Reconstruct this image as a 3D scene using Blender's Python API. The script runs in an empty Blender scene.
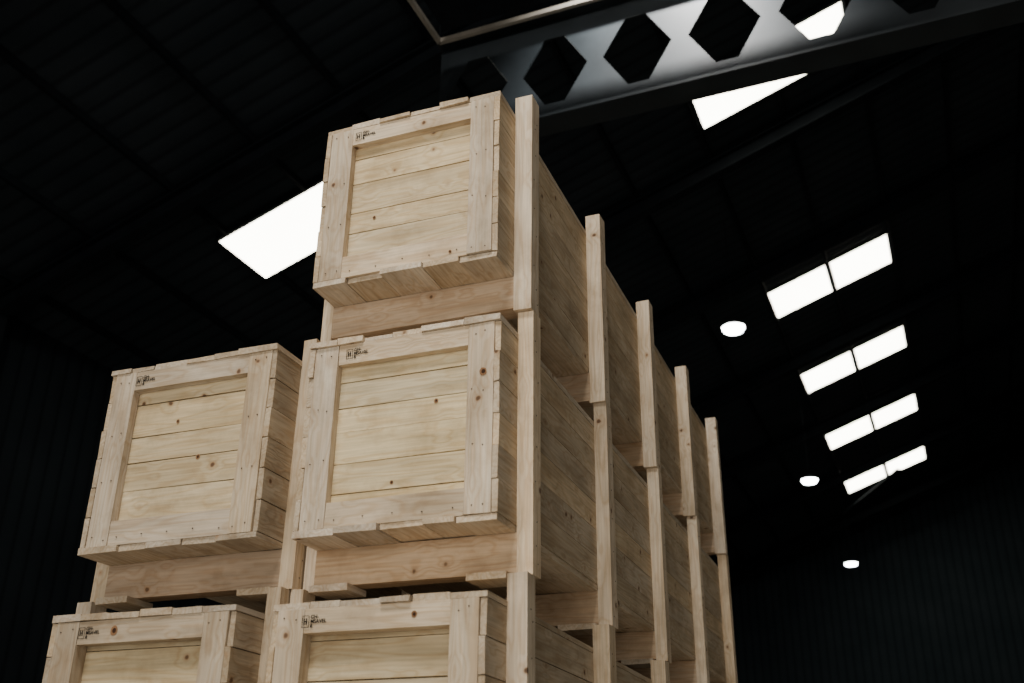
import bpy, math, random
from mathutils import Vector, Matrix
random.seed(7)
SC=bpy.context.scene
COL=SC.collection

# ---------------------------------------------------------------- node helpers
def new_mat(name):
    m=bpy.data.materials.new(name); m.use_nodes=True
    nt=m.node_tree; b=nt.nodes['Principled BSDF']
    return m,nt,b
def N(nt,t,**k):
    n=nt.nodes.new(t)
    for a,v in k.items():
        if a.startswith('i_'):
            n.inputs[a[2:].replace('_',' ')].default_value=v
        else: setattr(n,a,v)
    return n
def math_n(nt,op,a,b=None,c=None):
    n=nt.nodes.new('ShaderNodeMath'); n.operation=op
    for i,v in enumerate((a,b,c)):
        if v is None: continue
        if isinstance(v,(int,float)): n.inputs[i].default_value=v
        else: nt.links.new(v,n.inputs[i])
    return n.outputs[0]
def ramp(nt,src,stops):
    n=nt.nodes.new('ShaderNodeValToRGB'); cr=n.color_ramp
    while len(cr.elements)<len(stops): cr.elements.new(.5)
    for e,(p,c) in zip(cr.elements,stops):
        e.position=p; e.color=(c[0],c[1],c[2],1) if not isinstance(c,(int,float)) else (c,c,c,1)
    nt.links.new(src,n.inputs[0]); return n.outputs[0]
def mixc(nt,mode,fac,a,b):
    n=nt.nodes.new('ShaderNodeMix'); n.data_type='RGBA'; n.blend_type=mode
    if isinstance(fac,(int,float)): n.inputs[0].default_value=fac
    else: nt.links.new(fac,n.inputs[0])
    for i,v in ((6,a),(7,b)):
        if isinstance(v,tuple): n.inputs[i].default_value=(v[0],v[1],v[2],1)
        else: nt.links.new(v,n.inputs[i])
    return n.outputs[2]

# ---------------------------------------------------------------- pine material
def pine():
    m,nt,b=new_mat('rough_sawn_pine')
    L=nt.links.new
    gc=N(nt,'ShaderNodeAttribute',attribute_name='gc')
    ti=N(nt,'ShaderNodeAttribute',attribute_name='tint')
    vor=N(nt,'ShaderNodeTexVoronoi'); vor.inputs['Scale'].default_value=8.0
    wn=N(nt,'ShaderNodeTexNoise'); wn.inputs['Scale'].default_value=30; wn.inputs['Detail'].default_value=1
    L(gc.outputs['Vector'],wn.inputs['Vector'])
    wa=N(nt,'ShaderNodeVectorMath',operation='MULTIPLY_ADD'); L(wn.outputs['Color'],wa.inputs[0]); wa.inputs[1].default_value=(.014,.008,.008); L(gc.outputs['Vector'],wa.inputs[2])
    L(wa.outputs[0],vor.inputs['Vector'])
    kd=vor.outputs['Distance']
    knot=ramp(nt,kd,[(.0,1),(.075,1),(.10,.45),(.17,0)])
    core=ramp(nt,kd,[(.0,1),(.055,.85),(.085,.0)])
    swirl=ramp(nt,kd,[(.0,1),(.45,0)])
    mp=N(nt,'ShaderNodeMapping'); mp.inputs['Scale'].default_value=(1.0,11,11); L(gc.outputs['Vector'],mp.inputs['Vector'])
    n1=N(nt,'ShaderNodeTexNoise'); n1.inputs['Scale'].default_value=1.0; n1.inputs['Detail'].default_value=2; n1.inputs['Distortion'].default_value=.3
    L(mp.outputs[0],n1.inputs['Vector'])
    ph=math_n(nt,'ADD',math_n(nt,'MULTIPLY',n1.outputs['Fac'],60.0),math_n(nt,'MULTIPLY',swirl,9.0))
    rings=math_n(nt,'MULTIPLY_ADD',math_n(nt,'SINE',ph),.5,.5)
    rings=math_n(nt,'POWER',rings,2.2)
    mp2=N(nt,'ShaderNodeMapping'); mp2.inputs['Scale'].default_value=(5,120,120); L(gc.outputs['Vector'],mp2.inputs['Vector'])
    n2=N(nt,'ShaderNodeTexNoise'); n2.inputs['Scale'].default_value=1; n2.inputs['Detail'].default_value=4; L(mp2.outputs[0],n2.inputs['Vector'])
    mp3=N(nt,'ShaderNodeMapping'); mp3.inputs['Scale'].default_value=(1.6,6,6); L(gc.outputs['Vector'],mp3.inputs['Vector'])
    n3=N(nt,'ShaderNodeTexNoise'); n3.inputs['Scale'].default_value=1.6; n3.inputs['Detail'].default_value=5; L(mp3.outputs[0],n3.inputs['Vector'])
    base=ramp(nt,n3.outputs['Fac'],[(.28,(.53,.445,.325)),(.5,(.68,.582,.44)),(.72,(.79,.70,.55))])
    c=mixc(nt,'MULTIPLY',math_n(nt,'MULTIPLY',rings,.40),base,(.73,.59,.43))
    fine=ramp(nt,n2.outputs['Fac'],[(.3,.80),(.7,1.07)])
    c=mixc(nt,'MULTIPLY',.85,c,fine)
    n4=N(nt,'ShaderNodeTexNoise'); n4.inputs['Scale'].default_value=3.6; n4.inputs['Detail'].default_value=7; n4.inputs['Roughness'].default_value=.7
    L(gc.outputs['Vector'],n4.inputs['Vector'])
    gr=ramp(nt,n4.outputs['Fac'],[(.48,0),(.70,1)])
    c=mixc(nt,'MULTIPLY',math_n(nt,'MULTIPLY',gr,.62),c,(.62,.57,.51))
    c=mixc(nt,'MULTIPLY',1.0,c,ti.outputs['Color'])
    c=mixc(nt,'MIX',math_n(nt,'MULTIPLY',knot,.78),c,(.34,.20,.105))
    c=mixc(nt,'MIX',math_n(nt,'MULTIPLY',core,.85),c,(.07,.035,.02))
    L(c,b.inputs['Base Color'])
    b.inputs['Roughness'].default_value=.85
    b.inputs['Specular IOR Level'].default_value=.15
    bp=N(nt,'ShaderNodeBump'); bp.inputs['Strength'].default_value=.32; bp.inputs['Distance'].default_value=.004
    L(math_n(nt,'ADD',n2.outputs['Fac'],math_n(nt,'MULTIPLY',rings,.3)),bp.inputs['Height']); L(bp.outputs[0],b.inputs['Normal'])
    return m
PINE=pine()
def flat(name,col,rough=.6,metal=0,spec=.5):
    m,nt,b=new_mat(name)
    n=N(nt,'ShaderNodeTexNoise'); n.inputs['Scale'].default_value=3; n.inputs['Detail'].default_value=4
    tc=N(nt,'ShaderNodeTexCoord'); nt.links.new(tc.outputs['Object'],n.inputs['Vector'])
    c=ramp(nt,n.outputs['Fac'],[(.3,tuple(x*.75 for x in col)),(.7,tuple(min(1,x*1.2) for x in col))])
    nt.links.new(c,b.inputs['Base Color']); b.inputs['Roughness'].default_value=rough; b.inputs['Metallic'].default_value=metal
    b.inputs['Specular IOR Level'].default_value=spec
    return m
NAIL=flat('nail_steel',(.09,.07,.055),.5,.6)
INK=flat('stamp_ink',(.012,.011,.010),.8,0,.1)
KNOT=flat('pine_knot',(.26,.14,.07),.8,0,.1)
KCORE=flat('pine_knot_core',(.05,.025,.014),.8,0,.1)

# ---------------------------------------------------------------- mesh builder
class MB:
    def __init__(s): s.v=[];s.f=[];s.m=[];s.g=[];s.t=[]
    def board(s,x0,x1,y0,y1,z0,z1,ax='x',tint=(1,1,1),j=.0017,var=.1):
        k=len(s.v); R=random.uniform
        off=(R(0,60),R(0,60),R(0,60)); br=1+R(-var,var*.6); hu=R(-.06,.06)
        t=(tint[0]*br*(1+hu*.5),tint[1]*br,tint[2]*br*(1-hu))
        for x in (x0,x1):
            for y in (y0,y1):
                for z in (z0,z1):
                    p=(x+R(-j,j),y+R(-j,j),z+R(-j,j)); s.v.append(p)
                    g={'x':(p[0],p[1],p[2]),'y':(p[1],p[0],p[2]),'z':(p[2],p[0],p[1])}[ax]
                    s.g.append((g[0]+off[0],g[1]+off[1],g[2]+off[2])); s.t.append(t)
        for q in ((0,1,3,2),(4,6,7,5),(0,4,5,1),(2,3,7,6),(0,2,6,4),(1,5,7,3)):
            s.f.append(tuple(k+i for i in q)); s.m.append(0)
    def disc(s,c,n,r,mat,seg=7,h1=.0012,ecc=1.0):
        n=Vector(n).normalized(); a=Vector((0,0,1)); b=n.cross(a).normalized(); c=Vector(c); k=len(s.v)
        for h in (0.0,h1):
            for i in range(seg):
                w=i*math.tau/seg; rr=r*(1+(random.uniform(-.08,.08) if seg>8 else 0)); p=c+n*h+(a*math.cos(w)*ecc+b*math.sin(w))*rr
                s.v.append(tuple(p)); s.g.append(tuple(p)); s.t.append((1,1,1))
        s.f.append(tuple(k+seg+i for i in range(seg))); s.m.append(mat)
        for i in range(seg):
            jn=(i+1)%seg; s.f.append((k+i,k+jn,k+seg+jn,k+seg+i)); s.m.append(mat)
    def flatquad(s,pts,mat):
        k=len(s.v)
        for p in pts: s.v.append(tuple(p)); s.g.append(tuple(p)); s.t.append((1,1,1))
        s.f.append(tuple(range(k,k+len(pts)))); s.m.append(mat)
    def build(s,name,mats,bevel=.0015):
        me=bpy.data.meshes.new(name); me.from_pydata(s.v,[],s.f); 
        for m in mats: me.materials.append(m)
        me.polygons.foreach_set('material_index',s.m)
        a=me.attributes.new('gc','FLOAT_VECTOR','POINT'); a.data.foreach_set('vector',[c for p in s.g for c in p])
        a=me.attributes.new('tint','FLOAT_COLOR','POINT'); a.data.foreach_set('color',[c for p in s.t for c in (*p,1)])
        me.update()
        o=bpy.data.objects.new(name,me); COL.objects.link(o)
        if bevel:
            b=o.modifiers.new('edge','BEVEL'); b.width=bevel; b.segments=1; b.limit_method='ANGLE'; b.angle_limit=1.0
        return o

def text_mesh(body,size):
    cu=bpy.data.curves.new('t','FONT'); cu.body=body; cu.size=size; cu.space_line=.85; cu.offset=.0005
    o=bpy.data.objects.new('t',cu); COL.objects.link(o)
    dg=bpy.context.evaluated_depsgraph_get(); me=bpy.data.meshes.new_from_object(o.evaluated_get(dg))
    vs=[v.co.copy() for v in me.vertices]; fs=[tuple(p.vertices) for p in me.polygons]
    bpy.data.objects.remove(o); return vs,fs
STAMP=text_mesh("GH-\nMSAVEL\nR",.0175)

# ---------------------------------------------------------------- crate
W=.7835; SP=.9757; LEN=4.34; BW=.085
def crate(ox,oy,oz,tl=.05,tr=.0742,stampx=.17,frame=(1,1,1),inner=(1,1,1),seed=1,knots=(),fd=.036):
    random.seed(seed)
    R=random.uniform
    B=MB(); xl=-W; xr=0.0     # local: end panel spans x -W..0, batten faces at +tr / -tl
    zb=.151; zt=.908; th=.022
    lid0=zt-.022; fl1=zb+.022
    side=(frame[0]*.92,frame[1]*.90,frame[2]*.86)  # dimmer light on the side faces put into a darker tint
    n=5; ws=[R(.8,1.2) for i in range(n)]; sm=sum(ws); x=xl
    for q in ws:
        w=q/sm*W
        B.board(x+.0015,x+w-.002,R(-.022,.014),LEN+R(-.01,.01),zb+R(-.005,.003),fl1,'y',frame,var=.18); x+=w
    n=6; ws=[R(.7,1.3) for i in range(n)]; sm=sum(ws); x=xl-.003
    for q in ws:
        w=q/sm*(W+.006); d=R(-.015,.006)
        B.board(x+.001,x+w-.0015,d,LEN-d,lid0,zt+R(-.005,.005),'y',frame,var=.18); x+=w
    hs=(lid0-fl1); n=6; h=hs/n
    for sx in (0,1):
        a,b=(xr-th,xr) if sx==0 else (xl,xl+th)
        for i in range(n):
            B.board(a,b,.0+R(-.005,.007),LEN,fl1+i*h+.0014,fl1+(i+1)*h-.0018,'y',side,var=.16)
    for e in (0,1):
        f0,f1,r0,r1=(0.0,fd,fd+.002,fd+.022) if e==0 else (LEN-fd,LEN,LEN-fd-.022,LEN-fd-.002)
        X0,X1=xl+th+.001,xr-th-.001; Z0,Z1=fl1+.001,lid0-.001
        hh=[.13,.15,.11,.16,.12,.14]; random.shuffle(hh); s=sum(hh); z=Z0
        for q in hh:
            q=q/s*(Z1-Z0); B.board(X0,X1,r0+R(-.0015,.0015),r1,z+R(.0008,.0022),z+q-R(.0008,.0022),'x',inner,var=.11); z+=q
        sw=.100
        B.board(X0,X0+sw,f0,f1,Z0,Z1,'z',frame,var=.14)
        B.board(X1-sw,X1,f0-.002,f1,Z0,Z1,'z',frame,var=.14)
        B.board(X0+sw+.001,X1-sw-.001,f0+.001,f1,Z1-.080,Z1,'x',frame,var=.14)
        B.board(X0+sw+.001,X1-sw-.001,f0+.001,f1,Z0,Z0+.095,'x',frame,var=.14)
        y=f0-.0032 if e==0 else f1; nn=(0,-1,0) if e==0 else (0,1,0)
        for xx in (X0+.03,X0+.075,X1-.03,X1-.075):
            for zz in (Z0+.03,Z0+.25,Z0+.45,Z1-.035):
                B.disc((xx+R(-.008,.008),y,zz+R(-.01,.01)),nn,.0028,1)
        for k in range(5):
            B.disc((X0+sw+.04+k*(X1-X0-2*sw-.08)/4,y+.002,Z0+.03+R(-.006,.006)),nn,.0028,1)
    for i in range(5):
        y1=.26+i*SP; y0=y1-BW
        B.board(xl-.004,xr+.004,y0+.002,y1-.002,.012,zb-.002,'x',(frame[0]*.82,frame[1]*.74,frame[2]*.68),var=.10)
        for (a,b,sg) in ((xr+.0005,xr+tr,1),(xl-tl,xl-.0005,-1)):
            B.board(a,b,y0+R(-.003,.003),y1,.001,.999,'z',(frame[0]*1.1,frame[1]*1.1,frame[2]*1.1),j=.0016,var=.1)
            xx=b if sg==1 else a
            for zz in (.05,.11,.2,.33,.46,.59,.72,.84,.885):
                B.disc((xx+sg*.0008,(y0+y1)/2+R(-.02,.02),zz+R(-.01,.01)),(sg,0,0),.003,1)
        if oz<2.5:
          for xx in (xl+.0,xr-.17):
            B.board(xx,xx+.17+R(-.03,.0),y0-.03+R(-.02,.02),y1+.02,-.012,.012,'y',frame,var=.2)
    for (kx,kz,kr,ky) in knots:
        B.disc((kx,ky,kz),(0,-1,0),kr,3,14,.0006,1.15); B.disc((kx+kr*.1,ky-.0006,kz),(0,-1,0),kr*.55,4,12,.0005,1.1)
    # ink stamp on front top rail
    zs=lid0-.045; xs=xl+stampx; yy=-.0022
    def q(x0,x1,z0,z1): B.flatquad([(x0,yy,z0),(x1,yy,z0),(x1,yy,z1),(x0,yy,z1)],2)
    q(xs-.032,xs-.030,zs-.018,zs+.022); q(xs-.0068,xs-.0048,zs-.018,zs+.022)
    q(xs-.032,xs-.005,zs+.020,zs+.022); q(xs-.032,xs-.005,zs-.018,zs-.016)
    q(xs-.026,xs-.022,zs-.008,zs+.013); q(xs-.017,xs-.013,zs-.008,zs+.013); q(xs-.022,xs-.017,zs+.001,zs+.004)
    vs,fs=STAMP; k=len(B.v)
    for v in vs:
        p=(xs+v.x,yy,zs+.011+v.y); B.v.append(p); B.g.append(p); B.t.append((1,1,1))
    for f in fs: B.f.append(tuple(k+i for i in f)); B.m.append(2)
    o=B.build('wooden_crate',[PINE,NAIL,INK,KNOT,KCORE])
    o.location=(ox,oy,oz)
    return o
def S(c,k): return tuple(x*k for x in c)
T0=-.0742
FR0=(1.0,.955,.915); YI=(1.10,1.035,.86)
crate(T0,0,3,frame=FR0,inner=YI,stampx=.17,seed=11,knots=((-.55,.45,.007,.0355),(-.19,.20,.006,-.0022)))
crate(T0+.0137,.018,2,tl=.048,tr=.0742-.0137,frame=(1.04,1.0,.97),inner=(1.12,1.08,.90),stampx=.19,seed=23,knots=((-.062,.69,.014,-.0045),(-.26,.62,.008,.0355),(-.42,.33,.007,.0355)))
crate(T0+.0015,-.032,1,tl=.05,tr=.0727,frame=S(FR0,.90),inner=S(YI,.78),stampx=.15,seed=35,knots=((-.25,.845,.010,-.0012),),fd=.058)  # lower-level shade put into the darker frame and recess tints
crate(T0,.01,0,frame=FR0,inner=YI,seed=4)
D=.898
crate(T0-D+.0137,-.0365,2,tl=.07,tr=.058,frame=S(FR0,.82),inner=S(YI,.86),stampx=.16,seed=52,knots=((-.33,.50,.009,.0355),(-.45,.66,.007,.0355)))  # weaker light on the left column put into its darker tints
crate(T0-D+.0015,-.087,1,tl=.07,tr=.058,frame=S(FR0,.74),inner=S(YI,.66),stampx=.16,seed=66,knots=((-.50,.845,.015,-.0012),),fd=.058)  # left-column and lower-level shade both put into these tints
crate(T0-D,-.06,0,tl=.07,tr=.058,frame=FR0,inner=YI,seed=7)

# ---------------------------------------------------------------- building frame
PSI=.0252
ROT=Matrix.Rotation(-PSI,4,'Z')      # building axes u (across), v (along)
KS=.36; UR=7.0; UL=-12.0; URR=26.0; V0=-10.0; V1=40.0
def rz(u): return 13.56+KS*(u-1.289) if u<=UR else 13.56+KS*(UR-1.289)-KS*(u-UR)
class GB:
    def __init__(s): s.v=[];s.f=[];s.m=[]
    def box(s,a,b,mat=0):
        k=len(s.v)
        for x in (a[0],b[0]):
            for y in (a[1],b[1]):
                for z in (a[2],b[2]): s.v.append((x,y,z))
        for q in ((0,1,3,2),(4,6,7,5),(0,4,5,1),(2,3,7,6),(0,2,6,4),(1,5,7,3)):
            s.f.append(tuple(k+i for i in q)); s.m.append(mat)
    def bar(s,p,q,w,h,mat=0,up=(0,0,1)):
        p=Vector(p);q=Vector(q);d=(q-p).normalized();sd=d.cross(Vector(up)).normalized()*(w/2);u=sd.cross(d).normalized()*(h/2)
        k=len(s.v)
        for c in (p,q):
            for a,b in ((-1,-1),(1,-1),(1,1),(-1,1)): s.v.append(tuple(c+sd*a+u*b))
        for f in ((0,1,2,3),(7,6,5,4),(0,4,5,1),(1,5,6,2),(2,6,7,3),(3,7,4,0)):
            s.f.append(tuple(k+i for i in f)); s.m.append(mat)
    def prism(s,poly,y0,y1,mat=0):
        k=len(s.v);n=len(poly)
        for y in (y0,y1):
            for (u,z) in poly: s.v.append((u,y,z))
        s.f.append(tuple(k+i for i in range(n))); s.m.append(mat)
        s.f.append(tuple(k+n+i for i in reversed(range(n)))); s.m.append(mat)
        for i in range(n):
            j=(i+1)%n; s.f.append((k+i,k+n+i,k+n+j,k+j)); s.m.append(mat)
    def cyl(s,c,r0,r1,z0,z1,n=24,mat=0,cap=True):
        k=len(s.v)
        for r,z in ((r0,z0),(r1,z1)):
            for i in range(n):
                w=i*math.tau/n; s.v.append((c[0]+r*math.cos(w),c[1]+r*math.sin(w),z))
        for i in range(n):
            j=(i+1)%n; s.f.append((k+i,k+j,k+n+j,k+n+i)); s.m.append(mat)
        if cap:
            s.f.append(tuple(k+i for i in reversed(range(n)))); s.m.append(mat)
            s.f.append(tuple(k+n+i for i in range(n))); s.m.append(mat)
    def build(s,name,mats,rot=True,parent=None):
        me=bpy.data.meshes.new(name); me.from_pydata(s.v,[],s.f)
        for m in mats: me.materials.append(m)
        me.polygons.foreach_set('material_index',s.m); me.update()
        o=bpy.data.objects.new(name,me); COL.objects.link(o)
        if parent: o.parent=parent
        elif rot: o.matrix_world=ROT
        return o

def corrugated(name,c1,c2,axis,scale,rough=.8):
    m,nt,b=new_mat(name)
    tc=N(nt,'ShaderNodeTexCoord'); wv=N(nt,'ShaderNodeTexWave',bands_direction=axis); wv.inputs['Scale'].default_value=scale
    nt.links.new(tc.outputs['Object'],wv.inputs['Vector'])
    n=N(nt,'ShaderNodeTexNoise'); n.inputs['Scale'].default_value=.8; n.inputs['Detail'].default_value=5; nt.links.new(tc.outputs['Object'],n.inputs['Vector'])
    c=ramp(nt,n.outputs['Fac'],[(.3,c1),(.7,c2)])
    sh=ramp(nt,wv.outputs['Fac'],[(0,.6),(.25,1),(1,1)])
    nt.links.new(mixc(nt,'MULTIPLY',1.0,c,sh),b.inputs['Base Color'])
    bp=N(nt,'ShaderNodeBump'); bp.inputs['Strength'].default_value=.3; bp.inputs['Distance'].default_value=.02
    nt.links.new(wv.outputs['Fac'],bp.inputs['Height']); nt.links.new(bp.outputs[0],b.inputs['Normal'])
    b.inputs['Roughness'].default_value=rough; b.inputs['Specular IOR Level'].default_value=.05
    return m
ROOFM=corrugated('roof_sheet',(.011,.0145,.0175),(.018,.022,.026),'Y',1.0)
WALLM=corrugated('wall_cladding',(.015,.021,.025),(.022,.029,.034),'X',1.0)
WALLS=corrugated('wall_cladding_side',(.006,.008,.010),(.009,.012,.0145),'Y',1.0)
STEEL=flat('dark_painted_steel',(.006,.0075,.009),.8,0,.05)
CONC=flat('concrete_floor',(.42,.40,.36),.8)

g=GB(); g.box((UL-.3,V0-.3,-.2),(URR+.3,V1+.3,0)); g.build('floor',[CONC])
g=GB(); g.prism([(UL,0),(URR,0),(URR,rz(URR)),(UR,rz(UR)),(UL,rz(UL))],V1,V1+.2); g.build('wall_back',[WALLM])
DU0,DU1,DZ=-6.0,9.0,5.5
g=GB()
g.prism([(UL,0),(DU0,0),(DU0,DZ),(UL,DZ)],V0-.2,V0); g.prism([(DU1,0),(URR,0),(URR,DZ),(DU1,DZ)],V0-.2,V0)
g.prism([(UL,DZ),(URR,DZ),(URR,rz(URR)),(UR,rz(UR)),(UL,rz(UL))],V0-.2,V0)
g.build('wall_front',[WALLM])
g=GB(); g.box((UL-.2,V0,0),(UL,V1,rz(UL))); g.build('wall_left',[WALLS])
g=GB(); g.box((URR,V0,0),(URR+.2,V1,rz(URR))); g.build('wall_right',[WALLS])
g=GB()
g.prism([(UL,rz(UL)),(UR,rz(UR)),(UR,rz(UR)+.12),(UL,rz(UL)+.12)],V0,V1)
g.prism([(UR,rz(UR)),(URR,rz(URR)),(URR,rz(URR)+.12),(UR,rz(UR)+.12)],V0,V1)
g.build('ceiling',[ROOFM])
g=GB()
def irafter(g,u0,u1,v):
    for du,h,w in ((-.15,.03,.22),(-.45,.03,.22),(-.30,.30,.02)):
        g.bar((u0,v,rz(u0)+du),(u1,v,rz(u1)+du),w,h)
for i in range(10):
    vv=-7.62+4.96*i
    if i==4: vv+=.75
    if vv>V1-.3: break
    irafter(g,UL+.02,UR,vv); irafter(g,UR,URR-.02,vv)
    g.box((UL+.02,vv-.15,0),(UL+.4,vv+.15,rz(UL)-.1)); g.box((URR-.4,vv-.15,0),(URR-.02,vv+.15,rz(URR)-.1))
u=-.14-1.4*8
while u<URR-.3:
    if abs(u-UR)>.25: g.bar((u,V0+.05,rz(u)-.065),(u,V1-.05,rz(u)-.065),.07,.11)
    u+=1.4
g.bar((-1.75,35.35,rz(-1.75)-.5),(.35,33.3,rz(.35)-.5),.30,.05)
g.build('roof_steel_frame',[STEEL])

# ---------------------------------------------------------------- skylights
def emis(name,col,st):
    m,nt,b=new_mat(name); b.inputs['Base Color'].default_value=(.8,.8,.8,1)
    n=N(nt,'ShaderNodeTexNoise'); n.inputs['Scale'].default_value=.7; tc=N(nt,'ShaderNodeTexCoord'); nt.links.new(tc.outputs['Object'],n.inputs['Vector'])
    c=ramp(nt,n.outputs['Fac'],[(.3,tuple(x*.9 for x in col)),(.7,col)])
    nt.links.new(c,b.inputs['Emission Color']); b.inputs['Emission Strength'].default_value=st
    return m
SKY=emis('translucent_skylight',(1,.955,.80),15)
wi=[0]
def skylight(u0,u1,v0,v1,dz):
    wi[0]+=1; g=GB()
    g.prism([(u0,rz(u0)-dz),(u1,rz(u1)-dz),(u1,rz(u1)-dz+.02),(u0,rz(u0)-dz+.02)],v0,v1,0)
    e=.04; z=dz-.02
    for (a,b) in (((u0-e,v0-e),(u1+e,v0-e)),((u0-e,v1+e),(u1+e,v1+e)),((u0-e,v0-e),(u0-e,v1+e)),((u1+e,v0-e),(u1+e,v1+e))):
        g.bar((a[0],a[1],rz(a[0])-z/2-.0),(b[0],b[1],rz(b[0])-z/2),.05,z,1)
    g.build('window_%d'%wi[0],[SKY,STEEL])
skylight(-8.68,-6.0,8.55,9.83,.14)
skylight(-1.43,1.12,10.75,11.96,.14)
for v in (18.66,23.6,28.55,33.45):
    skylight(-1.5,-.20,v,v+1.27,.04); skylight(-.08,1.19,v,v+1.27,.04)

# ---------------------------------------------------------------- high-bay lamps
LED=emis('lamp_diffuser',(.95,.98,1.0),40)
for i in range(3):
    v=15.1+9.92*i; u=-1.76; z=10.06
    g=GB(); g.cyl((u,v),.18,.22,z-.05,z+.02,mat=1); g.cyl((u,v),.225,.20,z+.02,z+.06,mat=0)
    g.cyl((u,v),.10,.08,z+.06,z+.16,mat=0); g.cyl((u,v),.006,.006,z+.16,rz(u)-.02,n=6,mat=0)
    g.build('high_bay_lamp',[STEEL,LED])

# ---------------------------------------------------------------- castellated girder
GIRD=flat('grey_girder_paint',(.0105,.0135,.0155),.55,0,.1)
g=GB(); zb=7.27; vw=4.42; p=.815; c0=-.63; mid=zb+.60; hh=.39; top=zb+1.2; a=.33; b=.10; tw=.02
for i in range(-2,32):
    c=c0+i*p; x0=c-p/2; x1=c+p/2
    g.prism([(x0,mid),(c-a,mid),(c-b,mid+hh),(c+b,mid+hh),(c+a,mid),(x1,mid),(x1,top),(x0,top)],vw-tw/2,vw+tw/2)
    g.prism([(x0,mid),(x0,zb),(x1,zb),(x1,mid),(c+a,mid),(c+b,mid-hh),(c-b,mid-hh),(c-a,mid)],vw-tw/2,vw+tw/2)
ua=c0-2.5*p; ub=c0+31.5*p
g.box((ua,vw-.14,zb-.03),(ub,vw+.14,zb)); g.box((ua,vw-.14,top),(ub,vw+.14,top+.03))
for u in (ua+.12,ub-.25): g.box((u-.10,vw-.10,0),(u+.10,vw+.10,zb-.03))
g.build('castellated_steel_girder',[GIRD])

# suspended rectangular frame
FR=flat('galvanised_frame',(.20,.18,.15),.7,0,.2)
g=GB(); z=8.3; A0=(-2.53,4.09); A1=(1.6,1.6)
for (p0,p1) in (((A0[0],A0[1]),(A1[0],A0[1])),((A0[0],A0[1]),(A0[0],A1[1])),((A1[0],A0[1]),(A1[0],A1[1])),((A0[0],A1[1]),(A1[0],A1[1]))):
    g.bar((*p0,z),(*p1,z),.04,.05)
g.box((A0[0]+.1,A1[1]+.1,z+.02),(A1[0]-.1,A0[1]-.1,z+.05),1)
for (x,y) in (A0,(A1[0],A0[1]),(A0[0],A1[1]),A1):
    g.cyl((x,y),.008,.008,z+.02,rz(x)-.02,n=6,mat=1)
g.build('suspended_steel_frame',[FR,STEEL])

# ---------------------------------------------------------------- lights
def area(name,loc,rot,sx,sy,e,col):
    l=bpy.data.lights.new(name,'AREA'); l.shape='RECTANGLE'; l.size=sx; l.size_y=sy; l.energy=e; l.color=col
    o=bpy.data.objects.new(name,l); COL.objects.link(o); o.location=loc; o.rotation_euler=rot; return o
area('loading_door_daylight',(.3,-9.6,2.6),(math.radians(90),0,-PSI),12,5,560,(1,.95,.875))
def aim(o,loc,tgt): o.rotation_euler=(Vector(tgt)-Vector(loc)).to_track_quat('-Z','Y').to_euler()
o=area('skylight_daylight',(.2,-5.5,11.0),(0,0,0),3.0,2.2,860,(1,.96,.90)); aim(o,(.2,-5.5,11.0),(-.1,.3,2.6))
def spot(name,loc,tgt,e,ang,col,blend=.8,r=.4):
    l=bpy.data.lights.new(name,'SPOT'); l.energy=e; l.spot_size=math.radians(ang); l.spot_blend=blend; l.color=col; l.shadow_soft_size=r
    o=bpy.data.objects.new(name,l); COL.objects.link(o); o.location=loc
    aim(o,loc,tgt); return o
spot('girder_fill_spot',(-.05,3.6,9.7),(-.15,4.42,7.9),5600,95,(1,.98,.95),1.0,.08)  # added unseen spot that brightens the girder web; stands for no real fixture
w=bpy.data.worlds.new('w'); SC.world=w; w.use_nodes=True; w.node_tree.nodes['Background'].inputs[0].default_value=(.3,.4,.5,1); w.node_tree.nodes['Background'].inputs[1].default_value=.02

# ---------------------------------------------------------------- camera
f,az,pt,ro=1054.22,.3707,.4443,.0121
Fv=Vector((-math.sin(az)*math.cos(pt),math.cos(az)*math.cos(pt),math.sin(pt)))
R0=Vector((math.cos(az),math.sin(az),0)); U0=R0.cross(Fv)
Rv=R0*math.cos(ro)+U0*math.sin(ro); Uv=-R0*math.sin(ro)+U0*math.cos(ro)
cd=bpy.data.cameras.new('camera'); cd.sensor_width=36; cd.lens=36*f/1024; cd.clip_end=300
cd.dof.use_dof=True; cd.dof.focus_distance=4.5; cd.dof.aperture_fstop=2.4
co=bpy.data.objects.new('camera',cd); COL.objects.link(co)
M=Matrix((( Rv.x,Uv.x,-Fv.x,1.2102),(Rv.y,Uv.y,-Fv.y,-3.1357),(Rv.z,Uv.z,-Fv.z,1.181),(0,0,0,1)))
co.matrix_world=M
SC.camera=co
